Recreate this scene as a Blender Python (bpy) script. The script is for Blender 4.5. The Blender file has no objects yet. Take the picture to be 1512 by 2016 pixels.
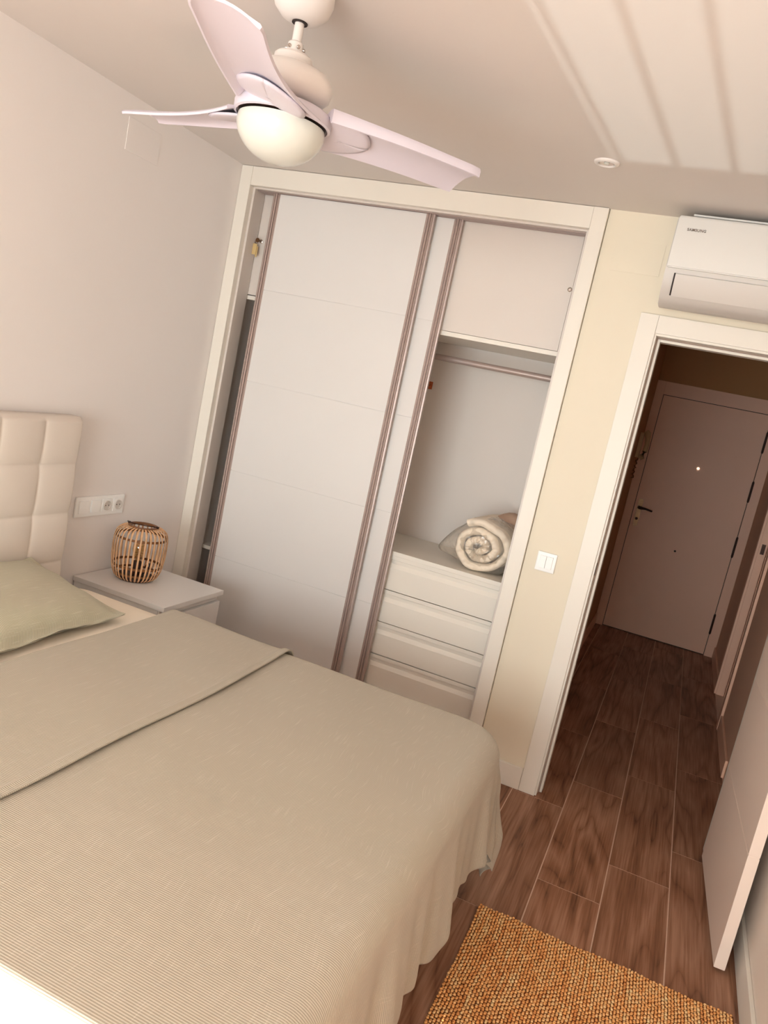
import bpy, bmesh, math, random
import numpy as np
from mathutils import Vector, Matrix
R = math.radians
sc = bpy.context.scene
COL = sc.collection

def lin(c):
    c = c / 255.0
    return c / 12.92 if c <= 0.04045 else ((c + 0.055) / 1.055) ** 2.4
def rgb(r, g, b): return (lin(r), lin(g), lin(b), 1.0)

# ------------------------------------------------------------------ camera
cam_d = bpy.data.cameras.new('camera'); cam = bpy.data.objects.new('camera', cam_d); COL.objects.link(cam)
YAW, PITCH, ROLL, FPX = -0.3514, -0.1585, 0.2119, 1547.1
fw = Vector((math.sin(YAW) * math.cos(PITCH), math.cos(YAW) * math.cos(PITCH), math.sin(PITCH)))
rt = fw.cross(Vector((0, 0, 1))).normalized(); up = rt.cross(fw)
r2 = rt * math.cos(ROLL) + up * math.sin(ROLL); u2 = -rt * math.sin(ROLL) + up * math.cos(ROLL)
cam.matrix_world = Matrix(((r2.x, u2.x, -fw.x, 2.3044), (r2.y, u2.y, -fw.y, -3.3735), (r2.z, u2.z, -fw.z, 1.6187), (0, 0, 0, 1)))
cam_d.sensor_fit = 'HORIZONTAL'; cam_d.sensor_width = 36; cam_d.lens = FPX / 1512 * 36; cam_d.clip_start = 0.02
sc.camera = cam

# ------------------------------------------------------------------ world, light, exposure
sc.view_settings.view_transform = 'Standard'; sc.view_settings.look = 'None'
sc.view_settings.gamma = 1; sc.view_settings.use_curve_mapping = False
sc.view_settings.exposure = 1.02
W = bpy.data.worlds.new('world'); sc.world = W; W.use_nodes = True
bg = W.node_tree.nodes['Background']; bg.inputs[0].default_value = (0.80, 0.90, 1.0, 1); bg.inputs[1].default_value = 1.6

def sun(name, direction, energy, color, angle):
    d = bpy.data.lights.new(name, 'SUN'); d.energy = energy; d.color = color; d.angle = angle
    o = bpy.data.objects.new(name, d); COL.objects.link(o)
    o.rotation_euler = Vector(direction).to_track_quat('-Z', 'Y').to_euler()
    o.location = (1.5, -8, 4); return o
EL = R(28.9); SX = 0.095
sun('sun', (SX * math.cos(EL), math.cos(EL), -math.sin(EL)), 30.0, (1.0, 0.985, 0.965), R(0.4))
# the same sun mirrored upward by the wet glossy terrace tiles outside the balcony door
sun('terrace_glint', (SX * math.cos(EL), math.cos(EL), math.sin(EL)), 0.8, (0.84, 0.97, 1.0), R(0.3))
al = bpy.data.lights.new('window_daylight', 'AREA'); al.shape = 'RECTANGLE'; al.size = 2.1; al.size_y = 2.0
al.energy = 54; al.color = (0.865, 0.955, 1.0)
ao = bpy.data.objects.new('window_daylight', al); COL.objects.link(ao)
ao.location = (1.42, -5.16, 1.03); ao.rotation_euler = (R(90), 0, 0)

# ------------------------------------------------------------------ materials
def mat(name, col, rough=0.6, metal=0.0, spec=0.5, bump=None, noise=None, coat=0.0):
    """bump=(scale,strength,distance); noise=(scale, amount) multiplies the colour a little"""
    m = bpy.data.materials.new(name); m.use_nodes = True; nt = m.node_tree; b = nt.nodes['Principled BSDF']
    b.inputs['Base Color'].default_value = col; b.inputs['Roughness'].default_value = rough
    b.inputs['Metallic'].default_value = metal; b.inputs['Specular IOR Level'].default_value = spec
    b.inputs['Coat Weight'].default_value = coat
    tc = nt.nodes.new('ShaderNodeTexCoord')
    if noise:
        n = nt.nodes.new('ShaderNodeTexNoise'); n.inputs['Scale'].default_value = noise[0]; n.inputs['Detail'].default_value = 4
        nt.links.new(tc.outputs['Object'], n.inputs['Vector'])
        mr = nt.nodes.new('ShaderNodeMapRange'); mr.inputs[1].default_value = 0.3; mr.inputs[2].default_value = 0.7
        mr.inputs[3].default_value = 1 - noise[1]; mr.inputs[4].default_value = 1 + noise[1]
        nt.links.new(n.outputs['Fac'], mr.inputs[0])
        hs = nt.nodes.new('ShaderNodeHueSaturation'); hs.inputs['Color'].default_value = col
        nt.links.new(mr.outputs[0], hs.inputs['Value']); nt.links.new(hs.outputs[0], b.inputs['Base Color'])
    if bump:
        n = nt.nodes.new('ShaderNodeTexNoise'); n.inputs['Scale'].default_value = bump[0]; n.inputs['Detail'].default_value = 3
        nt.links.new(tc.outputs['Object'], n.inputs['Vector'])
        bp = nt.nodes.new('ShaderNodeBump'); bp.inputs['Strength'].default_value = bump[1]; bp.inputs['Distance'].default_value = bump[2]
        nt.links.new(n.outputs['Fac'], bp.inputs['Height']); nt.links.new(bp.outputs[0], b.inputs['Normal'])
    return m
M = {}
M['paint'] = mat('warm white wall paint', rgb(242, 235, 231), 0.75, bump=(55, 0.12, 0.002), noise=(1.5, 0.01))
M['paint_right'] = mat('warm white side wall paint', rgb(246, 231, 216), 0.75, bump=(55, 0.12, 0.002), noise=(1.5, 0.01))
M['paint_cream'] = mat('cream wall paint', rgb(239, 228, 207), 0.75, bump=(55, 0.12, 0.002), noise=(1.5, 0.01))
M['ceiling'] = mat('ceiling paint', rgb(228, 219, 212), 0.7, bump=(60, 0.08, 0.002), noise=(1.2, 0.012))
M['lacquer'] = mat('white lacquer', rgb(231, 226, 222), 0.38, noise=(3, 0.006))
M['lacquer_trim'] = mat('white lacquered trim', rgb(242, 234, 222), 0.42, noise=(3, 0.006))
M['cabinet'] = mat('white melamine', rgb(228, 217, 208), 0.5, noise=(4, 0.008))
M['alu'] = mat('satin aluminium', rgb(188, 168, 160), 0.38, metal=0.3)
M['chrome'] = mat('chrome', rgb(205, 195, 188), 0.18, metal=1.0)
M['brass'] = mat('aged brass', rgb(128, 98, 72), 0.32, metal=0.9, noise=(60, 0.1))
M['dark_metal'] = mat('dark bronze metal', rgb(60, 38, 30), 0.4, metal=0.7)
M['black_gap'] = mat('dark rubber', rgb(40, 26, 22), 0.7)  # near-black stands in for the shade inside gaps and holes
M['rubber'] = mat('grey brown seal', rgb(168, 148, 134), 0.7)
M['door_lacquer'] = mat('off-white door lacquer', rgb(246, 224, 208), 0.36, noise=(3, 0.006))
M['plastic'] = mat('white plastic', rgb(236, 232, 226), 0.35)
M['switch_plastic'] = mat('bright white plastic', rgb(252, 250, 247), 0.3)
M['plastic_grey'] = mat('pale grey plastic', rgb(214, 206, 198), 0.42)
M['fan_blade'] = mat('satin white blade', rgb(222, 214, 224), 0.42)
M['fan_body'] = mat('white enamel', rgb(240, 232, 226), 0.35)
M['opal'] = mat('opal glass', rgb(220, 221, 212), 0.25, coat=0.3)
M['vinyl'] = mat('cream leatherette', rgb(230, 218, 206), 0.42, bump=(180, 0.25, 0.001), noise=(5, 0.012))
M['sheet'] = mat('cream cotton sheet', rgb(250, 236, 216), 0.9, bump=(300, 0.2, 0.001), noise=(6, 0.015))
M['grout'] = mat('pale grout', rgb(222, 190, 168), 0.9, noise=(40, 0.05))
M['hall_paint'] = mat('deep cream wall paint', rgb(186, 138, 90), 0.8, bump=(55, 0.12, 0.002), noise=(1.5, 0.01))  # cream paint, deepened so the colour carries the hall's shade
M['hall_lacquer'] = mat('warm beige door lacquer', rgb(252, 204, 174), 0.45, noise=(3, 0.01))  # white lacquer tinted to carry the hall's warm shade
M['hall_paint_light'] = mat('warm beige wall paint', rgb(232, 190, 162), 0.8, bump=(55, 0.12, 0.002), noise=(1.5, 0.01))  # lighter copy of the hall wall colour for its better-lit side
M['bamboo'] = mat('bamboo strip', rgb(224, 176, 132), 0.5, noise=(30, 0.2))
M['bamboo_dark'] = mat('dark bamboo ring', rgb(128, 82, 46), 0.5, noise=(30, 0.15))
M['lamp_base'] = mat('dark stained wood', rgb(52, 26, 16), 0.5)
M['tag'] = mat('ivory key tag', rgb(216, 186, 130), 0.4)
M['copper'] = mat('copper hook metal', rgb(196, 104, 62), 0.35, metal=0.7)
M['divan'] = mat('dark grey divan cloth', rgb(84, 72, 62), 0.9, bump=(200, 0.3, 0.001))
M['duvet'] = mat('cream duvet cotton', rgb(248, 232, 212), 0.9, bump=(40, 0.5, 0.006), noise=(8, 0.04))
M['duvet_dark'] = mat('taupe duvet cotton', rgb(196, 164, 142), 0.9, bump=(40, 0.4, 0.005), noise=(8, 0.05))
M['letter'] = mat('grey lettering', rgb(120, 104, 92), 0.5)
M['intercom'] = mat('ivory phone plastic', rgb(206, 176, 130), 0.45)
M['ext'] = mat('white render', rgb(230, 226, 218), 0.9)

def sheer(name, color, tr=0.9, rough=0.05):
    m = bpy.data.materials.new(name); m.use_nodes = True; nt = m.node_tree
    for n in list(nt.nodes):
        if n.type != 'OUTPUT_MATERIAL': nt.nodes.remove(n)
    out = [n for n in nt.nodes if n.type == 'OUTPUT_MATERIAL'][0]
    t = nt.nodes.new('ShaderNodeBsdfTransparent'); t.inputs[0].default_value = color
    g = nt.nodes.new('ShaderNodeBsdfGlossy'); g.inputs['Roughness'].default_value = rough
    mx = nt.nodes.new('ShaderNodeMixShader')
    lw = nt.nodes.new('ShaderNodeLayerWeight'); lw.inputs[0].default_value = 0.35
    mr = nt.nodes.new('ShaderNodeMapRange'); mr.inputs[3].default_value = 1 - tr; mr.inputs[4].default_value = min(1, 1.6 - tr)
    nt.links.new(lw.outputs['Facing'], mr.inputs[0]); nt.links.new(mr.outputs[0], mx.inputs[0])
    nt.links.new(t.outputs[0], mx.inputs[1]); nt.links.new(g.outputs[0], mx.inputs[2]); nt.links.new(mx.outputs[0], out.inputs[0])
    return m
M['lit_lens'] = mat('lit peephole lens', rgb(255, 240, 220), 0.2); M['lit_lens'].node_tree.nodes['Principled BSDF'].inputs['Emission Color'].default_value = (1, .85, .7, 1); M['lit_lens'].node_tree.nodes['Principled BSDF'].inputs['Emission Strength'].default_value = 0.6  # emission stands in for corridor light coming through the lens
M['glass'] = sheer('window glass', (0.97, 0.98, 0.97, 1), 0.97)
M['amber_glass'] = sheer('amber bulb glass', (0.95, 0.72, 0.35, 1), 0.8, 0.1)
def plastic_film():
    m = sheer('clear plastic film', (0.99, 0.97, 0.94, 1), 0.90, 0.22)
    nt = m.node_tree; tc = nt.nodes.new('ShaderNodeTexCoord')
    v = nt.nodes.new('ShaderNodeTexVoronoi'); v.inputs['Scale'].default_value = 38; nt.links.new(tc.outputs['Object'], v.inputs['Vector'])
    bp = nt.nodes.new('ShaderNodeBump'); bp.inputs['Strength'].default_value = 1; bp.inputs['Distance'].default_value = 0.01
    nt.links.new(v.outputs[0], bp.inputs['Height'])
    for n in nt.nodes:
        if n.type == 'BSDF_GLOSSY': nt.links.new(bp.outputs[0], n.inputs['Normal'])
    return m
def film2(m):
    nt = m.node_tree; out = [n for n in nt.nodes if n.type == 'OUTPUT_MATERIAL'][0]; src = out.inputs[0].links[0].from_socket
    d = nt.nodes.new('ShaderNodeBsdfDiffuse'); d.inputs[0].default_value = rgb(246, 236, 222)
    mx = nt.nodes.new('ShaderNodeMixShader'); mx.inputs[0].default_value = 0.16
    nt.links.new(src, mx.inputs[1]); nt.links.new(d.outputs[0], mx.inputs[2]); nt.links.new(mx.outputs[0], out.inputs[0]); return m
M['film'] = film2(plastic_film())

def wood_tile():
    m = bpy.data.materials.new('wood look porcelain'); m.use_nodes = True; nt = m.node_tree; b = nt.nodes['Principled BSDF']; L = nt.links.new
    tc = nt.nodes.new('ShaderNodeTexCoord'); oi = nt.nodes.new('ShaderNodeObjectInfo')
    sc_ = nt.nodes.new('ShaderNodeVectorMath'); sc_.operation = 'SCALE'; sc_.inputs[0].default_value = (37, 61, 17); L(oi.outputs['Random'], sc_.inputs['Scale'])
    ad = nt.nodes.new('ShaderNodeVectorMath'); ad.operation = 'ADD'; L(tc.outputs['Object'], ad.inputs[0]); L(sc_.outputs[0], ad.inputs[1])
    mp = nt.nodes.new('ShaderNodeMapping'); mp.inputs['Scale'].default_value = (5.0, 0.55, 1); L(ad.outputs[0], mp.inputs[0])
    n1 = nt.nodes.new('ShaderNodeTexNoise'); n1.inputs['Scale'].default_value = 1.0; n1.inputs['Detail'].default_value = 2.6; n1.inputs['Distortion'].default_value = 0.55; L(mp.outputs[0], n1.inputs[0])
    mu = nt.nodes.new('ShaderNodeMath'); mu.operation = 'MULTIPLY'; mu.inputs[1].default_value = 17; L(n1.outputs['Fac'], mu.inputs[0])
    si = nt.nodes.new('ShaderNodeMath'); si.operation = 'PINGPONG'; si.inputs[1].default_value = 1; L(mu.outputs[0], si.inputs[0]); pw_ = nt.nodes.new('ShaderNodeMath'); pw_.operation = 'POWER'; pw_.inputs[1].default_value = 0.45; L(si.outputs[0], pw_.inputs[0])
    mp2 = nt.nodes.new('ShaderNodeMapping'); mp2.inputs['Scale'].default_value = (150, 4, 1); L(ad.outputs[0], mp2.inputs[0])
    n2 = nt.nodes.new('ShaderNodeTexNoise'); n2.inputs['Scale'].default_value = 1.0; n2.inputs['Detail'].default_value = 4; L(mp2.outputs[0], n2.inputs[0])
    mp3 = nt.nodes.new('ShaderNodeMapping'); mp3.inputs['Scale'].default_value = (9, 2.2, 1); L(ad.outputs[0], mp3.inputs[0])
    n3 = nt.nodes.new('ShaderNodeTexNoise'); n3.inputs['Scale'].default_value = 1.0; n3.inputs['Detail'].default_value = 3; L(mp3.outputs[0], n3.inputs[0])
    a = nt.nodes.new('ShaderNodeMath'); a.operation = 'MULTIPLY'; a.inputs[1].default_value = 0.31; L(pw_.outputs[0], a.inputs[0])
    a2 = nt.nodes.new('ShaderNodeMath'); a2.operation = 'MULTIPLY_ADD'; a2.inputs[1].default_value = 0.60; L(n2.outputs['Fac'], a2.inputs[0]); L(a.outputs[0], a2.inputs[2])
    a3 = nt.nodes.new('ShaderNodeMath'); a3.operation = 'MULTIPLY_ADD'; a3.inputs[1].default_value = 0.50; L(n3.outputs['Fac'], a3.inputs[0]); L(a2.outputs[0], a3.inputs[2])
    cr = nt.nodes.new('ShaderNodeValToRGB'); e = cr.color_ramp.elements
    e[0].position = 0.38; e[0].color = rgb(88, 54, 36); e[1].position = 0.98; e[1].color = rgb(186, 142, 116)
    x = e.new(0.69); x.color = rgb(150, 104, 78); L(a3.outputs[0], cr.inputs[0])
    hs = nt.nodes.new('ShaderNodeHueSaturation'); L(cr.outputs[0], hs.inputs['Color'])
    mr = nt.nodes.new('ShaderNodeMapRange'); mr.inputs[3].default_value = 0.9; mr.inputs[4].default_value = 1.1; L(oi.outputs['Random'], mr.inputs[0]); L(mr.outputs[0], hs.inputs['Value'])
    L(hs.outputs[0], b.inputs['Base Color']); b.inputs['Roughness'].default_value = 0.5; b.inputs['Specular IOR Level'].default_value = 0.35
    bp = nt.nodes.new('ShaderNodeBump'); bp.inputs['Strength'].default_value = 0.2; bp.inputs['Distance'].default_value = 0.002
    L(n2.outputs['Fac'], bp.inputs['Height']); L(bp.outputs[0], b.inputs['Normal'])
    return m
M['tile'] = wood_tile()

def ribbed(name, dark, light, slub):
    """fine ribs across the V coordinate of the cloth (metres), slubs along V"""
    m = bpy.data.materials.new(name); m.use_nodes = True; nt = m.node_tree; b = nt.nodes['Principled BSDF']; L = nt.links.new
    uv = nt.nodes.new('ShaderNodeUVMap'); sx = nt.nodes.new('ShaderNodeSeparateXYZ'); L(uv.outputs[0], sx.inputs[0])
    f = nt.nodes.new('ShaderNodeMath'); f.operation = 'MULTIPLY'; f.inputs[1].default_value = 2 * math.pi / 0.0052; L(sx.outputs['Y'], f.inputs[0])
    s = nt.nodes.new('ShaderNodeMath'); s.operation = 'SINE'; L(f.outputs[0], s.inputs[0])
    mr = nt.nodes.new('ShaderNodeMapRange'); mr.inputs[1].default_value = -1; mr.inputs[2].default_value = 1; L(s.outputs[0], mr.inputs[0])
    mx = nt.nodes.new('ShaderNodeMix'); mx.data_type = 'RGBA'; mx.inputs['A'].default_value = dark; mx.inputs['B'].default_value = light; L(mr.outputs[0], mx.inputs['Factor'])
    mp = nt.nodes.new('ShaderNodeMapping'); mp.inputs['Scale'].default_value = (300, 11, 1); L(uv.outputs[0], mp.inputs[0])
    n = nt.nodes.new('ShaderNodeTexNoise'); n.inputs['Scale'].default_value = 1; n.inputs['Detail'].default_value = 2; L(mp.outputs[0], n.inputs[0])
    mr2 = nt.nodes.new('ShaderNodeMapRange'); mr2.inputs[1].default_value = 0.58; mr2.inputs[2].default_value = 0.76; L(n.outputs['Fac'], mr2.inputs[0])
    mul = nt.nodes.new('ShaderNodeMath'); mul.operation = 'MULTIPLY'; mul.inputs[1].default_value = 0.45; L(mr2.outputs[0], mul.inputs[0])
    m2 = nt.nodes.new('ShaderNodeMix'); m2.data_type = 'RGBA'; L(mx.outputs['Result'], m2.inputs['A']); m2.inputs['B'].default_value = slub; L(mul.outputs[0], m2.inputs['Factor'])
    L(m2.outputs['Result'], b.inputs['Base Color']); b.inputs['Roughness'].default_value = 0.95; b.inputs['Specular IOR Level'].default_value = 0.15
    b.inputs['Sheen Weight'].default_value = 0.15
    bp = nt.nodes.new('ShaderNodeBump'); bp.inputs['Strength'].default_value = 0.45; bp.inputs['Distance'].default_value = 0.0012
    L(mr.outputs[0], bp.inputs['Height']); L(bp.outputs[0], b.inputs['Normal'])
    return m
M['blanket'] = ribbed('sage ribbed cotton', rgb(178, 168, 150), rgb(208, 198, 181), rgb(224, 215, 200))
M['pillowcase'] = ribbed('sage ribbed pillow cotton', rgb(172, 164, 138), rgb(214, 208, 186), rgb(232, 226, 206))

def jute():
    m = bpy.data.materials.new('golden jute yarn'); m.use_nodes = True; nt = m.node_tree; b = nt.nodes['Principled BSDF']; L = nt.links.new
    tc = nt.nodes.new('ShaderNodeTexCoord')
    mp = nt.nodes.new('ShaderNodeMapping'); mp.inputs['Scale'].default_value = (70, 14, 1); L(tc.outputs['Object'], mp.inputs[0])
    n = nt.nodes.new('ShaderNodeTexNoise'); n.inputs['Scale'].default_value = 1; n.inputs['Detail'].default_value = 3; L(mp.outputs[0], n.inputs[0])
    at = nt.nodes.new('ShaderNodeAttribute'); at.attribute_name = 'yarn'
    a = nt.nodes.new('ShaderNodeMath'); a.operation = 'MULTIPLY_ADD'; a.inputs[1].default_value = 0.5; L(at.outputs['Fac'], a.inputs[0]); 
    h = nt.nodes.new('ShaderNodeMath'); h.operation = 'MULTIPLY'; h.inputs[1].default_value = 0.6; L(n.outputs['Fac'], h.inputs[0]); L(h.outputs[0], a.inputs[2])
    cr = nt.nodes.new('ShaderNodeValToRGB'); e = cr.color_ramp.elements
    e[0].position = 0.18; e[0].color = rgb(204, 118, 54); e[1].position = 0.92; e[1].color = rgb(255, 226, 170)
    x = e.new(0.52); x.color = rgb(254, 184, 112); L(a.outputs[0], cr.inputs[0]); L(cr.outputs[0], b.inputs['Base Color'])
    b.inputs['Roughness'].default_value = 0.85
    return m
M['jute'] = jute()

# ------------------------------------------------------------------ geometry helpers
def bx(bm, x0, x1, y0, y1, z0, z1, bev=0.0):
    t = bmesh.new(); bmesh.ops.create_cube(t, size=1)
    for v in t.verts: v.co = Vector((x0 + (v.co.x + .5) * (x1 - x0), y0 + (v.co.y + .5) * (y1 - y0), z0 + (v.co.z + .5) * (z1 - z0)))
    if bev > 0: bmesh.ops.bevel(t, geom=t.edges[:], offset=bev, segments=2, profile=0.7, affect='EDGES')
    me = bpy.data.meshes.new('tmp'); t.to_mesh(me); bm.from_mesh(me); t.free(); bpy.data.meshes.remove(me)
def lathe(bm, prof, seg=32, loc=(0, 0, 0), mtx=None, cap=True):
    rings = []
    for r, z in prof:
        ring = []
        for i in range(seg):
            a = 2 * math.pi * i / seg; p = Vector((r * math.cos(a), r * math.sin(a), z))
            if mtx: p = mtx @ p
            ring.append(bm.verts.new(p + Vector(loc)))
        rings.append(ring)
    for a, b in zip(rings, rings[1:]):
        for i in range(seg):
            j = (i + 1) % seg; bm.faces.new((a[i], a[j], b[j], b[i]))
    if cap: bm.faces.new(rings[0][::-1]); bm.faces.new(rings[-1])
def tube(bm, pts, r, seg=8, closed=False, flat=None, upv=None):
    """sweep a circle (or an ellipse flat=(ra, rb)) along pts"""
    P = [Vector(p) for p in pts]; n = len(P); rings = []
    for i, p in enumerate(P):
        d = (P[(i + 1) % n] - P[i - 1]) if closed else (P[min(i + 1, n - 1)] - P[max(i - 1, 0)])
        d.normalize(); u = Vector(upv[i]) if upv else (Vector((0, 0, 1)) if abs(d.z) < .95 else Vector((1, 0, 0)))
        s = d.cross(u).normalized(); w = s.cross(d).normalized()
        ra, rb = flat if flat else ((r[i], r[i]) if isinstance(r, (list, tuple)) else (r, r))
        rings.append([bm.verts.new(p + s * ra * math.cos(2 * math.pi * k / seg) + w * rb * math.sin(2 * math.pi * k / seg)) for k in range(seg)])
    pr = list(zip(rings, rings[1:])) + ([(rings[-1], rings[0])] if closed else [])
    for a, b in pr:
        for k in range(seg): bm.faces.new((a[k], a[(k + 1) % seg], b[(k + 1) % seg], b[k]))
    if not closed: bm.faces.new(rings[0][::-1]); bm.faces.new(rings[-1])
def prism(bm, poly, axis, a, b):
    """extrude a 2D polygon along axis from a to b; poly coords are the two other axes in order"""
    def mk(p, t):
        c = [p[0], p[1]]; c.insert('xyz'.index(axis), t); return bm.verts.new(c)
    A = [mk(p, a) for p in poly]; B = [mk(p, b) for p in poly]; n = len(poly)
    bm.faces.new(A); bm.faces.new(B[::-1])
    for i in range(n): bm.faces.new((A[i], B[i], B[(i + 1) % n], A[(i + 1) % n]))
def grid(bm, nu, nv, fn, uvfn=None):
    uvl = bm.loops.layers.uv.verify() if uvfn else None
    V = [[bm.verts.new(fn(i / (nu - 1), j / (nv - 1))) for j in range(nv)] for i in range(nu)]
    for i in range(nu - 1):
        for j in range(nv - 1):
            f = bm.faces.new((V[i][j], V[i + 1][j], V[i + 1][j + 1], V[i][j + 1]))
            if uvfn:
                for l, (a, b) in zip(f.loops, ((i, j), (i + 1, j), (i + 1, j + 1), (i, j + 1))): l[uvl].uv = uvfn(a / (nu - 1), b / (nv - 1))
    return V
def obj(name, bm, m, parent=None, smooth=False, loc=None, fix=True):
    if fix: bmesh.ops.recalc_face_normals(bm, faces=bm.faces[:])
    me = bpy.data.meshes.new(name); bm.to_mesh(me); bm.free(); me.materials.append(m)
    o = bpy.data.objects.new(name, me); COL.objects.link(o)
    if parent: o.parent = parent
    if loc: o.location = loc
    if smooth:
        for p in me.polygons: p.use_smooth = True
        if smooth != 'all':
            try: me.set_sharp_from_angle(angle=R(38))
            except Exception: pass
    return o
def thing(name, label, cat, loc=(0, 0, 0), rz=0.0, group=None, kind=None):
    o = bpy.data.objects.new(name, None); COL.objects.link(o); o.location = loc; o.rotation_euler = (0, 0, rz); o.empty_display_size = 0.1
    return tag(o, label, cat, group, kind)
def tag(o, label, cat, group=None, kind=None):
    o['label'] = label; o['category'] = cat
    if group: o['group'] = group
    if kind: o['kind'] = kind
    return o
def part_box(name, dims, m, parent, bev=0.0, smooth=False, label=None):
    bm = bmesh.new()
    for d in (dims if isinstance(dims[0], (list, tuple)) else [dims]): bx(bm, *d, bev)
    o = obj(name, bm, m, parent, smooth)
    if label: o['label'] = label
    return o
def struct(name, boxes, m, label, cat):
    bm = bmesh.new()
    for b in boxes: bx(bm, *b)
    return tag(obj(name, bm, m), label, cat, kind='structure')

# ------------------------------------------------------------------ the shell
H = 2.49; XR = 2.862; YW = -5.1; YE = 3.54; ZO = 2.026
struct('ceiling', [(-.12, 3.4, YW - .15, YE + .12, H, H + .12)], M['ceiling'], 'flat white ceiling with pale reflections from the window', 'ceiling')
struct('wall_left', [(-.12, 0, YW - .15, 0.63, 0, H)], M['paint'], 'plain warm white wall behind the headboard', 'wall')
struct('wall_right', [(XR, XR + .1, YW - .05, .1, 0, H)], M['paint_right'],
       'pale wall on the right behind the open bedroom door', 'wall')
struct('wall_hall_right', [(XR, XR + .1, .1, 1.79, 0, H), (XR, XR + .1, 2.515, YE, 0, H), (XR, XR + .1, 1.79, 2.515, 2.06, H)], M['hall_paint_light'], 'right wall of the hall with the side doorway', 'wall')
struct('wall_back', [(1.748, 1.995, 0, .1, 0, H), (1.995, XR, 0, .1, 2.085, H), (2.835, XR, 0, .1, 0, 2.085)], M['paint_cream'],
       'cream wall between the wardrobe and the bedroom doorway', 'wall')
struct('wall_wardrobe', [(0, 1.78, .63, .70, 0, H)], M['paint'], 'wall closing the niche behind the built-in wardrobe', 'wall')
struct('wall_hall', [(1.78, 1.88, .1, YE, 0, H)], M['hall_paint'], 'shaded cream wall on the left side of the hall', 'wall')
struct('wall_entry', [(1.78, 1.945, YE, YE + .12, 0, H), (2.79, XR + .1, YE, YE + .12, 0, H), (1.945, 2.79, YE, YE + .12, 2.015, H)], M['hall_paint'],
       'dark shaded wall around the entry door at the end of the hall', 'wall')
WX0, WX1, WZ = 0.38, 2.46, 2.085
struct('wall_front', [(-.12, WX0, YW - .05, YW, 0, H), (WX1, XR + .1, YW - .05, YW, 0, H), (WX0, WX1, YW - .05, YW, WZ, H)], M['paint'],
       'wall behind the camera that holds the balcony door', 'wall')

# floor: grout bed + every porcelain board as its own piece
fl = struct('floor', [(-.12, 3.4, YW - .02, YE + .1, -.12, -.0014)], M['grout'], 'wood-look porcelain floor with pale grout lines', 'floor')
TW, TL, G = 0.2292, 0.9068, 0.0044
AL1 = 2.6294; YJ = {0: 0.8791, 1: 0.5805, 2: 0.2892, 3: -0.0161}
cache = {}
def tile_mesh(w, l):
    k = (round(w, 3), round(l, 3))
    if k not in cache:
        bm = bmesh.new(); bx(bm, 0, w, 0, l, -.0065, 0, 0.0008)
        me = bpy.data.meshes.new('floor_tile'); bm.to_mesh(me); bm.free(); me.materials.append(M['tile']); cache[k] = me
    return cache[k]
for c in range(-2, 13):
    x1 = AL1 + (1 - c) * TW; x0 = x1 - TW
    x0c, x1c = max(x0, 0.002), min(x1, XR - .002 if True else x1)
    if c < 1 and x0 > XR - .01: continue
    if x1c - x0c < .012: continue
    yj = YJ[c] if c in YJ else YJ[1] - 0.2975 * (c - 1)
    yj = yj - TL * 20
    while yj < YE:
        y0, y1 = yj, yj + TL; yj += TL
        y0c, y1c = max(y0, YW - .01), min(y1, YE - .001)
        spans = [(x0c, x1c, y0c, y1c)]
        if y1c > 0.0:   # cut around the wardrobe niche and the wall beside it; the hall floor goes on
            if x1c <= 1.748: spans = [(x0c, x1c, y0c, min(y1c, -0.001))]
            elif x0c < 1.88: spans = [(x0c, x1c, y0c, min(y1c, -0.001)), (max(x0c, 1.881), x1c, max(y0c, 0.0), y1c)]
        for a, b, e, f in spans:
            if b - a < .012 or f - e < .012: continue
            o = bpy.data.objects.new('floor_tile', tile_mesh(b - a - G, f - e - G)); COL.objects.link(o)
            o.location = (a + G / 2, e + G / 2, 0); o.parent = fl

# baseboards
def baseboard(name, boxes, m, label):
    bm = bmesh.new()
    for b in boxes: bx(bm, *b, 0.003)
    return tag(obj(name, bm, m), label, 'baseboard', kind='structure')
baseboard('baseboard_back', [(1.749, 1.967, -.014, -.0005, 0.001, .103)], M['lacquer_trim'], 'short white skirting between the wardrobe and the doorway')
baseboard('baseboard_right', [(XR - .014, XR - .0005, YW + .01, -.03, 0.001, .103)], M['lacquer_trim'], 'long white skirting under the right wall behind the open door')
baseboard('baseboard_left', [(.0005, .014, -.30, -.024, 0.001, .103), (.0005, .014, YW + .01, -2.72, 0.001, .103)], M['lacquer_trim'], 'white skirting under the left wall beside the nightstand')
baseboard('baseboard_hall', [(XR - .014, XR - .0005, .965, 1.715, .001, .098), (XR - .014, XR - .0005, 2.59, YE - .04, .001, .098),
                             (1.8805, 1.894, .115, YE - .04, .001, .098)], M['hall_lacquer'], 'low skirting along both sides of the dark hall')

# balcony door behind the camera
wn = thing('window_1', 'white framed sliding balcony door behind the camera', 'window', (0, 0, 0), kind='structure')
yf0, yf1 = YW - .045, YW - .005
part_box('window_frame', [(WX0, WX0 + .05, yf0, yf1, 0, WZ), (WX1 - .05, WX1, yf0, yf1, 0, WZ), (WX0, WX1, yf0, yf1, WZ - .04, WZ - .001)], M['plastic'], wn)
part_box('window_pane', (WX0 + .05, WX1 - .05, YW - .028, YW - .022, 0.005, WZ - .04), M['glass'], wn)
rail = thing('balcony_railing', 'white balcony railing of thin upright bars beside a solid parapet', 'railing')
part_box('parapet_panel', [(-.3, 1.362, YW - .30, YW - .24, -.6, .95)], M['ext'], rail)  # unseen panel added to block the upward sun left of the bars
part_box('top_rail', [(1.365, 3.1, YW - .30, YW - .24, .95, .99)], M['ext'], rail, .005)
part_box('bottom_rail', [(1.365, 3.1, YW - .29, YW - .25, -.6, -.57)], M['ext'], rail, .003)
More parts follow.
